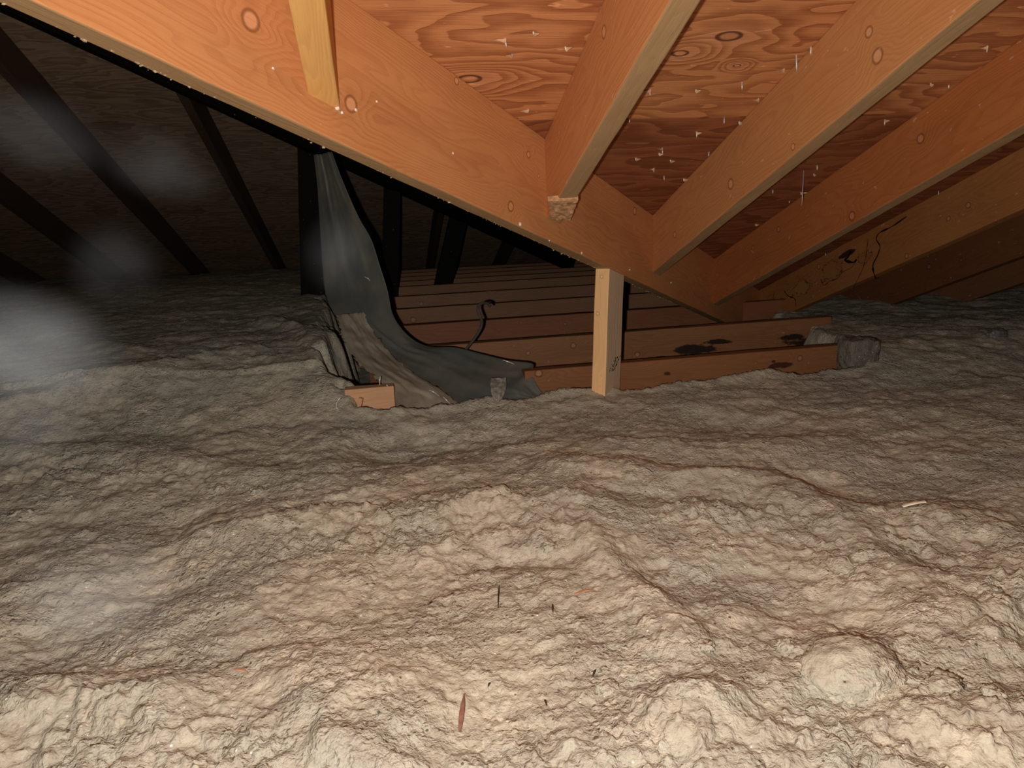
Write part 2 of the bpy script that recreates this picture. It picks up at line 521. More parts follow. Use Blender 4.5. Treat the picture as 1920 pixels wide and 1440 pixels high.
for i, xr in enumerate(XR):
    xl = xr - RW
    y0 = -.55
    yend = (xl - VK0) / VM                  # where the left face meets the valley rafter
    m = Matrix((rd, Vector((-1, 0, 0)), Vector((0, T, 1)).normalized())).transposed().to_4x4()
    m.translation = Vector((xr, y0, H + C - T * y0))
    inv = m.inverted()
    L = (yend - y0) / rd.y
    kns = []
    for (px, py, r) in rknots[i]:
        q = inv @ on_x(px, py, xl); kns.append((q.x, RW, q.z, r))
    st = []
    if i == 4:
        for (px, py, r, c, k) in ((1560, 505, .05, (.20, .105, .035), 'ring'), (1620, 480, .030, (.16, .07, .022), 'ring'), (1500, 540, .045, (.26, .15, .055), 'ring'),
                                  (1590, 475, .016, (.015, .006, .004), 'long'), (1450, 570, .030, (.03, .02, .012), 'long')):
            q = inv @ on_x(px, py, xl); st.append((q.x, RW, q.z, r, c, k))
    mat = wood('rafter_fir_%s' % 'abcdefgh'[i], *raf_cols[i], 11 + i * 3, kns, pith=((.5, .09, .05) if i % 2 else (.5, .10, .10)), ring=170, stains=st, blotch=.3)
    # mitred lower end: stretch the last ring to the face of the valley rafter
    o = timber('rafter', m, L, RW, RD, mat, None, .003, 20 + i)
    me = o.data
    for v in me.vertices:
        if v.co.x > L - 1e-4:
            wv = m @ v.co
            want = (wv.x - VK0) / VM
            v.co.x += (want - wv.y) / rd.y
    tag(o, raf_labels[i], 'rafter', 'rafters of the near roof slope')
    rafters.append(o)
# splintered lower end of the second rafter: a torn wedge that hangs below its cut
def dab(px, py, r, seed):
    p = on_face(px, py)
    bm = bmesh.new(); bmesh.ops.create_icosphere(bm, subdivisions=2, radius=r)
    for v in bm.verts:
        v.co *= 1 + .5 * mnoise.noise(v.co / r * 1.4 + Vector((seed, 0, 0)))
    me = bpy.data.meshes.new('dust_fleck'); bm.to_mesh(me); bm.free(); me.materials.append(M_fleck)
    o = bpy.data.objects.new('dust_fleck', me); o.location = p; COL.objects.link(o)
    o.parent = valley; o.matrix_parent_inverse = valley.matrix_world.inverted(); o['label'] = 'pale fleck of dust stuck to the wood'
M_fleck = plain('pale_fleck', (.72, .66, .58), .8, .2, 0, 120, .15, 0)
bpy.context.view_layer.update()
for i, (px, py, r) in enumerate(((632, 201, .0042), (641, 211, .0022), (667, 206, .0022), (512, 128, .0018), (975, 420, .0035), (1030, 451, .0016), (849, 287, .002), (706, 190, .0015), (1180, 506, .0022), (1258, 530, .002), (1090, 474, .0025))):
    dab(px, py, r, i * 3.1)
def torn_end(parent):
    p = [on_roof(1027, 376, C - .003), on_roof(1084, 373, C - .003), on_roof(1069, 412, C - .004), on_roof(1035, 410, C - .004)]
    nx, ny = 14, 10
    vs, fs = [], []
    rnd = random.Random(4)
    for layer in (0, 1):
        for j in range(ny + 1):
            for i in range(nx + 1):
                u, v = i / nx, j / ny
                q = p[0] * (1 - u) * (1 - v) + p[1] * u * (1 - v) + p[2] * u * v + p[3] * (1 - u) * v
                if layer == 0:
                    q = q + Vector((0, -.2, -1)) * (.002 + .0035 * mnoise.noise(Vector((u * 3, v * 9, 2))) + .002 * mnoise.noise(Vector((u * 6, v * 22, 7))))
                else:
                    q = q + Vector((0, 0, .008))
                vs.append(q)
    k = (nx + 1) * (ny + 1)
    for j in range(ny):
        for i in range(nx):
            a = j * (nx + 1) + i
            fs.append((a, a + nx + 1, a + nx + 2, a + 1))
            fs.append((k + a, k + a + 1, k + a + nx + 2, k + a + nx + 1))
    edge = [i for i in range(nx + 1)] + [j * (nx + 1) + nx for j in range(1, ny + 1)] + [ny * (nx + 1) + i for i in range(nx - 1, -1, -1)] + [j * (nx + 1) for j in range(ny - 1, 0, -1)]
    for a, b in zip(edge, edge[1:] + edge[:1]):
        fs.append((a, b, b + k, a + k))
    o = mesh_obj('torn_end', vs, fs, plain('torn_fibres', (.55, .30, .15), .8, .15, 0, 90, .35, .6))
    o.parent = parent; o.matrix_parent_inverse = parent.matrix_world.inverted()
    o['label'] = 'rough splintered lower end'
bpy.context.view_layer.update()
torn_end(rafters[1])

def face_ribbon(name, parent, xf, pts, w, label=None):
    P = [on_x(px, py, xf - .0004) for px, py in pts]
    P = [Vector(q) for q in cubic([tuple(p) for p in P], len(P) * 4)]
    vs, fs = [], []
    n = len(P)
    for i, p in enumerate(P):
        d = (P[min(i + 1, n - 1)] - P[max(i - 1, 0)]).normalized()
        sd = d.cross(Vector((1, 0, 0))).normalized() * w * (.35 + .65 * abs(mnoise.noise(Vector((i * .5, xf, w * 900)))) * 2)
        for k in (0, 1):
            vs += [p - sd + Vector((-.0004 * k, 0, 0)), p + sd + Vector((-.0004 * k, 0, 0))]
    for i in range(n - 1):
        a = i * 4; b = a + 4
        fs += [(a, a + 1, b + 1, b), (a + 2, b + 2, b + 3, a + 3), (a, b, b + 2, a + 2), (a + 1, a + 3, b + 3, b + 1)]
    o = mesh_obj(name, vs, fs, M_black)
    o.parent = parent; o.matrix_parent_inverse = parent.matrix_world.inverted()
    if label: o['label'] = label
M_black = plain('black_mould', (.012, .006, .004), .8, .1, 0, 90, .3, 0)
def cubic(a, n):
    a = np.array(a, float); k = len(a); out = []
    for t in np.linspace(0, k - 1, n):
        i = min(int(t), k - 2); f = t - i
        p0, p1, p2, p3 = a[max(i - 1, 0)], a[i], a[i + 1], a[min(i + 2, k - 1)]
        out.append(.5 * ((2 * p1) + (-p0 + p2) * f + (2 * p0 - 5 * p1 + 4 * p2 - p3) * f * f + (-p0 + 3 * p1 - 3 * p2 + p3) * f ** 3))
    return np.array(out)
xf4 = XR[4] - RW
face_ribbon('crack', rafters[4], xf4, [(1700, 406), (1672, 425), (1650, 436), (1643, 448), (1650, 462), (1645, 480), (1637, 496), (1638, 510), (1643, 524)], .0035, 'dark crack running down the face')
for pts, w in (([(1628, 448), (1625, 470), (1622, 490), (1617, 505), (1610, 520), (1600, 540)], .0014), ([(1538, 522), (1545, 535), (1556, 527), (1570, 522), (1580, 510), (1596, 502), (1606, 488)], .0014),
               ([(1596, 470), (1590, 482), (1584, 488), (1600, 492), (1606, 486)], .005), ([(1452, 548), (1450, 560), (1456, 568), (1462, 562)], .0016), ([(1470, 545), (1478, 555), (1490, 560), (1492, 575)], .0025)):
    face_ribbon('mould_line', rafters[4], xf4, pts, w)

# ---------------------------------------------------------------- nails through the deck
def nail(px, py, ln, tilt, sheet, r=.0014, splinter=False, seed=0):
    rnd = random.Random(seed)
    p = on_roof(px, py)
    d = (Vector((0, 0, -1)) + Vector((tilt, rnd.uniform(-.15, .15), 0))).normalized()
    pts = [p - d * .004, p + d * ln * .7, p + d * ln]
    n = tube('nail', pts, r, M_steel, None, 6, [1, 1, .25])
    n.parent = sheet; n.matrix_parent_inverse = sheet.matrix_world.inverted()
    if splinter:
        a = Vector((rnd.uniform(.5, 1), rnd.uniform(-.5, .5), 0)).normalized() * rnd.choice((-1, 1))
        q = p - NP * .0003
        ln2 = rnd.uniform(.010, .022)
        vs = [q + a * .002, q - a * ln2 + Vector((0, .003, -.001)), q - a * ln2 * .7 + Vector((0, -.004, -.002)), q + d * .007 + Vector((0, -.002, 0))]
        s = mesh_obj('splinter', vs, [(0, 1, 2), (0, 2, 3), (0, 3, 1), (1, 3, 2)], M_splint)
        s.parent = sheet; s.matrix_parent_inverse = sheet.matrix_world.inverted()
NAILS = [(947, 72, .013, 1), (960, 102, .006, 1), (1060, 88, .006, 1), (1219, 168, .011, 1), (1305, 168, .006, 1), (1391, 154, .014, 0), (1422, 185, .006, 1),
         (1180, 222, .008, 0), (1358, 221, .012, 0), (1386, 228, .006, 1), (1306, 247, .012, 1), (1242, 277, .013, 1), (1236, 287, .006, 1), (1192, 296, .006, 1),
         (1329, 285, .010, 0), (1257, 300, .006, 1), (1226, 315, .010, 1), (1245, 330, .010, 0), (1282, 335, .006, 1), (1520, 88, .013, 1), (1493, 103, .028, 0),
         (1470, 129, .006, 1), (1851, 86, .012, 1), (1745, 156, .006, 1), (1779, 160, .006, 0), (1659, 224, .012, 1), (1532, 310, .012, 0), (1526, 326, .006, 1),
         (1507, 320, .085, 0), (1449, 356, .010, 0), (1502, 360, .009, 1), (1417, 420, .006, 1), (1480, 377, .006, 0), (1760, 358, .012, 0), (1655, 424, .010, 1), (1548, 475, .010, 0), (1563, 470, .010, 0),
         (1105, 250, .006, 1), (1000, 60, .004, 1), (990, 205, .006, 1)]
for i, (px, py, ln, sp) in enumerate(NAILS):
    q = on_roof(px, py)
    nail(px, py, ln, random.Random(i).uniform(-.12, .2), sheet_a if q.y < SEAM else sheet_b, .0015 if ln < .05 else .0012, sp, i)

# ---------------------------------------------------------------- loose insulation
def hash2(ix, iy, s):
    h = (ix.astype(np.int64) * 374761393 + iy.astype(np.int64) * 668265263 + s * 974634777) & 0x7fffffff
    h = ((h ^ (h >> 13)) * 1274126177) & 0x7fffffff
    return ((h ^ (h >> 16)) & 0xffff) / 65535.0

def vnoise(x, y, s=0):
    ix, iy = np.floor(x), np.floor(y)
    fx, fy = x - ix, y - iy
    ux, uy = fx * fx * fx * (fx * (fx * 6 - 15) + 10), fy * fy * fy * (fy * (fy * 6 - 15) + 10)
    a, b, c, d = hash2(ix, iy, s), hash2(ix + 1, iy, s), hash2(ix, iy + 1, s), hash2(ix + 1, iy + 1, s)
    return (a * (1 - ux) + b * ux) * (1 - uy) + (c * (1 - ux) + d * ux) * uy - .5

def fbm(x, y, s=0, o=4, gain=.5):
    t, a = 0, 1.0
    for k in range(o):
        t = t + a * vnoise(x + 17.3 * k, y - 9.1 * k, s + k)
        x, y = x * 2.03 * .8 - y * 2.03 * .6, x * 2.03 * .6 + y * 2.03 * .8
        a *= gain
    return t

def worley(x, y, s=0):
    ix, iy = np.floor(x), np.floor(y)
    best = np.full(x.shape, 9.0); hid = np.zeros(x.shape)
    for dx in (-1, 0, 1):
        for dy in (-1, 0, 1):
            cx, cy = ix + dx, iy + dy
            px = cx + hash2(cx, cy, s); py = cy + hash2(cx, cy, s + 5)
            d = np.hypot(x - px, y - py)
            m = d < best
            best = np.where(m, d, best); hid = np.where(m, hash2(cx, cy, s + 11), hid)
    return best, hid

def g2(px, py, z=-.44):
    q = at_z(px, py, H + z); return (q.x, q.y)

def polydist(x, y, pts):
    best = np.full(x.shape, 1e9)
    if len(pts) == 1:
        return np.hypot(x - pts[0][0], y - pts[0][1])
    for (x0, y0), (x1, y1) in zip(pts[:-1], pts[1:]):
        dx, dy = x1 - x0, y1 - y0
        t = np.clip(((x - x0) * dx + (y - y0) * dy) / (dx * dx + dy * dy), 0, 1)
        best = np.minimum(best, np.hypot(x - x0 - t * dx, y - y0 - t * dy))
    return best

JY0, JS = 1.72, .406
def joist_z(y): return np.minimum(-.363 + .016 * (y - JY0) / JS, -.285)
def xl_exposed(y):
    return np.interp(y, [1.6, 1.70, 1.80, 1.9, 2.0, 2.6, 4.0, 6.5], [-.06, -.09, -.11, -.12, -.13, -.17, -.30, -.50])

FEATURES = [
 ([(400, 985), (650, 960), (900, 945), (1060, 940)], .030, .055), ([(720, 830), (950, 815)], -.030, .085),
 ([(1060, 880), (1300, 895), (1440, 890), (1560, 950), (1700, 1080), (1830, 1190)], .034, .055), ([(1560, 880), (1800, 880)], -.030, .11),
 ([(1250, 1060), (1430, 1080), (1500, 1120)], -.024, .06), ([(1600, 1230)], .032, .036), ([(1320, 1330)], .036, .042),
 ([(1100, 1000), (1200, 1100), (1290, 1210)], .024, .030), ([(700, 1260)], .030, .075), ([(30, 1290), (300, 1280)], .030, .035),
 ([(300, 1080), (100, 1170)], -.026, .06), ([(610, 1385), (740, 1410)], .018, .018), ([(0, 870), (330, 870), (470, 890)], .020, .040),
 ([(100, 960), (330, 960)], -.020, .06), ([(30, 830), (330, 775), (480, 740)], .030, .06), ([(510, 680), (590, 700), (620, 740)], .035, .045),
 ([(1300, 790), (1450, 790)], -.022, .07), ([(1750, 960), (1900, 1000), (1890, 1110)], .030, .06), ([(1150, 830), (1380, 840), (1560, 820)], .018, .05),
 ([(80, 700), (260, 745)], .025, .06), ([(880, 1030), (1060, 1030)], -.018, .03), ([(1750, 1330), (1900, 1380)], .02, .05)]
FEATURES = [([g2(*p) for p in pts], h, s) for pts, h, s in FEATURES]
CLODS = [([(640, 960), (1060, 960)], .11), ([(1760, 980), (1900, 1130)], .10), ([(1500, 1400), (1900, 1400)], .06), ([(950, 1420), (1300, 1380)], .05), ([(40, 1330), (420, 1380)], .06), ([(1240, 960), (1440, 960), (1600, 1060)], .07), ([(60, 900), (350, 890)], .06)]
CLODS = [([g2(*p) for p in pts], s) for pts, s in CLODS]

def ins_height(x, y, detail=True):
    cover = np.interp(y, [0, 1.0, 1.45, 1.62, 1.85], [-.455, -.45, -.445, -.425, -.335])
    far_cover = joist_z(y) + .035
    z = np.where(y < 1.85, cover, np.maximum(cover, far_cover))
    # by the right-hand rafters the fill stays low enough to leave them showing
    right = sm(1.0, 1.5, x)
    z = z * (1 - right) + right * np.interp(y, [0, 1.5, 1.75, 2.2, 3.2], [-.44, -.425, -.375, -.375, -.36])
    # left bank
    left = sm(.1, -.5, x) * sm(1.0, 1.6, y)
    z = z + left * .012
    edge = fbm(x * 9, y * 9, 71, 3) * .05
    for pts, h, s in FEATURES:
        d = polydist(x, y, pts) + fbm(x * 8, y * 8, 33, 2) * s * .8
        z = z + .62 * h * np.exp(-(d / s) ** 2)
    z = z + .018 * fbm(x * 2.6, y * 2.6, 3, 2) + .009 * fbm(x * 8, y * 8, 8, 3)
    if detail:
        cl = np.zeros_like(x)
        for pts, s in CLODS:
            cl = np.maximum(cl, np.exp(-(polydist(x, y, pts) / s) ** 2))
        cl = np.clip(cl + .6 * fbm(x * 6, y * 6, 12, 2), 0, 1)
        wx, wy = x + .012 * fbm(x * 40, y * 40, 51, 2), y + .012 * fbm(x * 40, y * 40, 61, 2)
        d1, h1 = worley(wx * 34, wy * 34, 2)
        d2, h2 = worley(wx * 80, wy * 80, 4)
        z = z + cl * (.015 * np.clip(.62 - d1, 0, 1) * (.2 + h1)) + (.2 + 1.1 * cl) * (.0075 * np.clip(.6 - d2, 0, 1) * (.2 + h2))
        # flaky terraces
        tr = fbm(x * 13, y * 22, 91, 4)
        z = z + .0045 * (np.abs(tr) ** .6) * np.sign(tr)
        z = z + .0040 * fbm(x * 60, y * 60, 41, 4, .6)
        d3, h3 = worley(wx * 150, wy * 150, 9)
        z = z + (.3 + .7 * np.clip(.5 + 1.6 * fbm(x * 9, y * 9, 77, 2), 0, 1)) * .0028 * np.clip(.65 - d3, 0, 1) * (.1 + h3)
    # bare joist bays beyond the edge
    e = np.minimum(np.minimum(y - 1.665 + edge * .6, (x - xl_exposed(y)) * .3 + edge * .5), (1.27 + edge - x + .30 * (y - 1.7)) * .4)
    bare = sm(-.012, .02, e)
    z = z * (1 - bare) + bare * (-.565 + .01 * fbm(x * 10, y * 10, 5, 3))
    # crater by the plastic
    for (cx, cy, r, dep) in CRATER:
        d = np.hypot(x - cx, y - cy) + edge * .35
        z = z - dep * sm(r, r * .45, d)
    return H + z
cq = g2(690, 735, -.46)
CRATER = [(cq[0] + .005, cq[1] - .01, .115, .085)]

def build_insulation():
    na, nr = 1050, 760
    ang = np.linspace(math.radians(-66), math.radians(70), na)
    rad = np.exp(np.linspace(math.log(.26), math.log(8.6), nr))
    A, Rr = np.meshgrid(ang, rad)
    X, Y = Rr * np.sin(A), Rr * np.cos(A)
    X = np.clip(X, -6.9, 4.5); Y = np.clip(Y, -1.4, 6.85)
    Z = ins_height(X, Y)
    co = np.stack([X, Y, Z], -1).reshape(-1, 3)
    idx = np.arange(na * nr).reshape(nr, na)
    q = np.stack([idx[:-1, :-1], idx[:-1, 1:], idx[1:, 1:], idx[1:, :-1]], -1).reshape(-1, 4)[:, ::-1]
    me = bpy.data.meshes.new('loose_insulation')
    me.vertices.add(len(co)); me.vertices.foreach_set('co', co.astype(np.float32).ravel())
    me.loops.add(q.size); me.loops.foreach_set('vertex_index', q.astype(np.int32).ravel())
    me.polygons.add(len(q)); me.polygons.foreach_set('loop_start', np.arange(0, q.size, 4, dtype=np.int32))
    me.polygons.foreach_set('loop_total', np.full(len(q), 4, dtype=np.int32))
    me.update(calc_edges=True); me.validate()
    me.polygons.foreach_set('use_smooth', np.ones(len(me.polygons), dtype=bool))
    me.materials.append(M_ins)
    o = bpy.data.objects.new('loose_insulation', me); COL.objects.link(o)
    return tag(o, 'lumpy grey-beige blown insulation covering the attic floor', 'insulation', kind='stuff')
build_insulation()
def ground(x, y):
    return float(ins_height(np.array([float(x)]), np.array([float(y)]))[0])
def on_ground(px, py):
    z = -.44
    for _ in range(12):
        q = at_z(px, py, H + z)
        z = .5 * z + .5 * (ground(q.x, q.y) - H)
    return at_z(px, py, H + z)

# ---------------------------------------------------------------- joists
JCOL = [((.27, .115, .045), (.14, .045, .014)), ((.30, .135, .06), (.16, .055, .02)), ((.27, .105, .05), (.14, .04, .015)), ((.30, .15, .08), (.17, .07, .03)),
        ((.34, .175, .095), (.19, .08, .038))]
ordinal = ['nearest joist, half buried behind the grey post', 'second joist from the insulation edge, black water stain at its right', 'third joist from the insulation edge, reddish brown',
           'fourth joist from the insulation edge', 'fifth joist from the insulation edge', 'sixth joist from the insulation edge', 'seventh joist from the insulation edge, in deep shade',
           'eighth joist from the insulation edge, in deep shade', 'ninth joist from the insulation edge, near the far eave', 'last joist, against the foot of the dark far roof']
for k in range(10):
    y = JY0 + JS * k
    zt = H + float(joist_z(np.array(y)))
    x0 = float(np.interp(y, [2.1, 2.5, 2.9, 4.0, 6.0], [.02, -.05, -.10, -.25, -.45]))
    x1 = 1.31 + .20 * k
    if k == 0: x0 = at_y(984, 700, y).x
    dep = min(.235, zt - .002)
    m = Matrix((Vector((1, 0, 0)), Vector((0, 1, 0)), Vector((0, 0, 1)))).transposed().to_4x4()
    m.translation = (x0, y, zt - dep)
    inv = m.inverted()
    st = []
    if k == 1:
        for (px, py, r, kind) in ((1300, 655, .030, 'long'), (1345, 640, .022, 'long'), (1240, 672, .014, 'long'), (1520, 640, .035, 'long'), (1490, 632, .02, 'long')):
            q = inv @ at_y(px, py, y); st.append((q.x, 0, q.z, r, (.008, .005, .004), kind))
    if k == 0:
        for (px, py, r, kind) in ((1470, 685, .014, 'long'), (1450, 678, .008, 'x'), (1250, 700, .012, 'x')):
            q = inv @ at_y(px, py, y); st.append((q.x, 0, q.z, r, (.05, .014, .006), kind))
    kns = []
    for (px, py, kk, r) in ((1075, 648, 1, .009), (1010, 700, 0, .01), (1195, 665, 1, .009), (990, 662, 1, .007), (1060, 608, 2, .006), (790, 570, 4, .01), (860, 575, 4, .008), (1000, 568, 4, .007), (775, 600, 3, .012), (1500, 672, 0, .008)):
        if kk == k:
            q = inv @ at_y(px, py, y); kns.append((q.x, 0, q.z, r))
    mat = wood('joist_fir_%s' % 'abcdefghij'[k], *JCOL[min(k, 4)], 40 + k * 2, kns, stains=st, pith=(.5, .08, .12), ring=140)
    o = timber('ceiling_joist', m, x1 - x0, .038, dep, mat, None, .003, 50 + k)
    tag(o, 'brown ceiling joist, ' + ordinal[k], 'joist', 'bare ceiling joists under the valley')

# dust-greyed undersides of the nearest rafters
M_under = wood('dusty_underside', (.42, .255, .125), (.28, .145, .062), 91, [], pith=(.5, .1, .25), ring=100, blotch=.35, contrast=.5)
for o in [valley] + rafters[1:4]:
    o.data.materials.append(M_under)
    for p in o.data.polygons:
        if p.normal.z < -.9:
            p.material_index = 1

# ---------------------------------------------------------------- prop post
ct, cb = on_face(1143, 503), on_face(1133, 772)
xa = (cb - ct).normalized()
ua = Vector((VM, 1, 0)).normalized()
za = (ua - xa * ua.dot(xa)).normalized()
ya = za.cross(xa)
if ya.dot(nn) < 0:
    ya = -ya
PL = (cb - ct).length + .055
m = Matrix((xa, ya, za)).transposed().to_4x4()
m.translation = ct - xa * .0
inv = m.inverted()
pk = []
for (px, py, r) in ((1128, 519, .0045), (1121, 588, .0045), (1127, 757, .006), (1127, 704, .002), (1106, 706, .002), (1104, 724, .0018), (1115, 668, .0015), (1124, 725, .0015)):
    d = ray(px, py)
    nrm = m.to_3x3() @ Vector((0, 0, 1))
    q = inv @ (O_ + d * ((ct - O_).dot(nrm) / d.dot(nrm)))
    pk.append((q.x, q.y, 0, r))
M_post = wood('post_fir', (.95, .57, .27), (.72, .36, .14), 77, pk, pith=(.5, .1, .25), ring=110, blotch=.2, contrast=.6)
M_postside = wood('post_weathered', (.60, .45, .30), (.42, .30, .19), 78, [], pith=(.5, .1, .25), ring=90, blotch=.3, contrast=.5)
post = timber('prop_post', m, PL, .038, .089, M_post, None, .002, 90)
# the top is cut to the slope of the valley rafter
under = vo0 + nn * .0
for v in post.data.vertices:
    if v.co.x < .02:
        wv = m @ v.co
        along = (wv - vo0).dot(ua)
        zc = vo0.z + along * (ud.z / ud.xy.length)
        v.co.x += (wv.z - zc) / -xa.z * -1 * -1 if False else 0
        wv.z = zc - .0005
        v.co = inv @ wv
post.data.materials.append(M_postside)
for p in post.data.polygons:
    if p.normal.y < -.5:
        p.material_index = 1
tag(post, 'short upright prop post with bright front edge and grey stamped side', 'post')
# worn ink stamp on the wide grey side (unreadable strokes)
def stamp():
    rnd = random.Random(8)
    bm = bmesh.new()
    def w(px, py):
        d = ray(px, py); nrm = m.to_3x3() @ Vector((0, 1, 0))
        return O_ + d * ((ct - O_).dot(nrm) / d.dot(nrm))
    c0, c1 = w(1145, 698), w(1160, 664)
    up = (c1 - c0); perp = (m.to_3x3() @ Vector((0, 0, 1))).normalized() * .013
    nrm = (m.to_3x3() @ Vector((0, -1, 0)))
    for row, (a, b, n) in enumerate(((-1.2, .0, 5), (-.25, .8, 8), (.7, .75, 8))):
        for k in range(n):
            t = (k + .3 * rnd.random()) / n
            base = c0 + up * (.08 + .85 * t) + perp * (a + rnd.uniform(-.15, .15))
            for s_ in range(2):
                p0 = base + up * rnd.uniform(-.03, .03) + perp * rnd.uniform(-.1, .3)
                p1 = p0 + (up * rnd.uniform(-.06, .06) + perp * rnd.uniform(.15, .55))
                ww = (p1 - p0).cross(nrm).normalized() * .0014
                q = [p0 - ww, p0 + ww, p1 + ww, p1 - ww]
                lo = [bm.verts.new(v + nrm * .0002) for v in q]; hi = [bm.verts.new(v + nrm * .0006) for v in q]
                bm.faces.new(hi); bm.faces.new(lo[::-1])
                for i in range(4):
                    bm.faces.new((lo[i], lo[(i + 1) % 4], hi[(i + 1) % 4], hi[i]))
    bmesh.ops.recalc_face_normals(bm, faces=bm.faces)
    me = bpy.data.meshes.new('ink_stamp'); bm.to_mesh(me); bm.free()
    me.materials.append(plain('stamp_ink', (.06, .04, .025), .8, .1, 0, 100, .2, 0))
    o = bpy.data.objects.new('ink_stamp', me); COL.objects.link(o)
    o.parent = post; o.matrix_parent_inverse = post.matrix_world.inverted()
    o['label'] = 'dark worn ink stamp'
bpy.context.view_layer.update()
stamp()

# ---------------------------------------------------------------- dark timbers behind
# hip rafter of the wing: vertical plane y = yhip(x)
HS = WK / VM / WK
def on_hip(px, py):
    d = ray(px, py)
    y0 = yhip(0.0)
    return O_ + d * (y0 / (d.y - d.x / VM))
hn = Vector((-1, VM, 0)).normalized()
b0, b1 = on_hip(400, 198), on_hip(940, 447)
bd = (b1 - b0).normalized()
wd2 = bd.cross(hn)
if wd2.z < 0: wd2 = -wd2
m2 = Matrix((bd, hn, wd2)).transposed().to_4x4(); m2.translation = b0 - bd * 1.5
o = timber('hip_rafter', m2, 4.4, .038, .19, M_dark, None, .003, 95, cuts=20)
tag(o, 'dark hip rafter far behind, seen just below the orange valley rafter', 'rafter')
def dark_post(p, q, w, d, label, yy):
    a = on_hip(*p); a = a + Vector((0, 0, .03))
    b = at_y(q[0], q[1], a.y)
    b = a + (b - a) * ((.06 - a.z) / (b.z - a.z))
    ax = (b - a).normalized()
    zz = ax.cross(Vector((0, 1, 0))).normalized(); yv = zz.cross(ax)
    mm = Matrix((ax, yv, zz)).transposed().to_4x4(); mm.translation = a - zz * w / 2 + Vector((0, .04, 0))
    o = timber('brace_post', mm, (b - a).length, d, w, M_dark, None, .003, 97, cuts=16)
    tag(o, label, 'post')
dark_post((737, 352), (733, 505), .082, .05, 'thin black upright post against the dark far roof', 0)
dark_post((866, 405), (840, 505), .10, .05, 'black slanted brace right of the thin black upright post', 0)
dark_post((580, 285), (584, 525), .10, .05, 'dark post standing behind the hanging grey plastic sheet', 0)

# rafters of the dark hip end
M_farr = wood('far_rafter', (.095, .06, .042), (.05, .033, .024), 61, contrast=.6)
for k in range(13):
    x = -4.6 + .56 * k
    ys = max(1.6, yhip(x) if x > -3.2 else .7)
    if ys > 5.4: continue
    y1 = 6.2
    mm = Matrix((rd, Vector((-1, 0, 0)), Vector((0, T, 1)).normalized())).transposed().to_4x4()
    mm.translation = Vector((x, ys, qz(ys) - .15))
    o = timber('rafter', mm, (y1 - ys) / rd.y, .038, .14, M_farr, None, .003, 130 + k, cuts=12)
    tag(o, 'dark rafter on the far roof slope, one of a dim parallel row', 'rafter', 'dim rafters of the far roof slope')

# ---------------------------------------------------------------- grey plastic sheet
def cubic(a, n):
    a = np.array(a, float); k = len(a); out = []
    for t in np.linspace(0, k - 1, n):
        i = min(int(t), k - 2); f = t - i
        p0, p1, p2, p3 = a[max(i - 1, 0)], a[i], a[i + 1], a[min(i + 2, k - 1)]
        out.append(.5 * ((2 * p1) + (-p0 + p2) * f + (2 * p0 - 5 * p1 + 4 * p2 - p3) * f * f + (-p0 + 3 * p1 - 3 * p2 + p3) * f ** 3))
    return np.array(out)

def draped(name, rows, nu, nv, mat, amp, freq, seed, belly=0.0, thick=.0006, ragged=0.0):
    A = [tuple(at_y(r[0], r[1], r[2])) for r in rows]
    B = [tuple(at_y(r[3], r[4], r[5])) for r in rows]
    A, B = cubic(A, nv), cubic(B, nv)
    vs, fs = [], []
    for j in range(nv):
        a, b = Vector(A[j]), Vector(B[j])
        for i in range(nu):
            u = i / (nu - 1)
            q = a.lerp(b, u)
            w = math.sin(math.pi * u)
            f = mnoise.noise(Vector((u * freq[0] + seed, j / nv * freq[1], seed)))
            f2 = mnoise.noise(Vector((u * freq[0] * 3 + j / nv * 4, j / nv * freq[1] * 3, seed + 5)))
            crease = -abs(mnoise.noise(Vector((u * freq[0] * 1.4 + j / nv * 2, j / nv * freq[1] * .7, seed + 9))))
            q = q + Vector((.15, -1, .25)) * (amp * (f + .35 * f2 + 1.2 * crease) * (.35 + .65 * w) + belly * w)
            if ragged and (i in (0, nu - 1)):
                q = q + Vector((ragged * mnoise.noise(Vector((j * .7, seed, i))), 0, ragged * mnoise.noise(Vector((j * .7, seed, i + 3)))))
            vs.append(q)
    for j in range(nv - 1):
        for i in range(nu - 1):
            k = j * nu + i
            fs.append((k, k + 1, k + nu + 1, k + nu))
    o = mesh_obj(name, vs, fs, mat, None, True)
    md = o.modifiers.new('thickness', 'SOLIDIFY'); md.thickness = thick; md.offset = 0
    return o

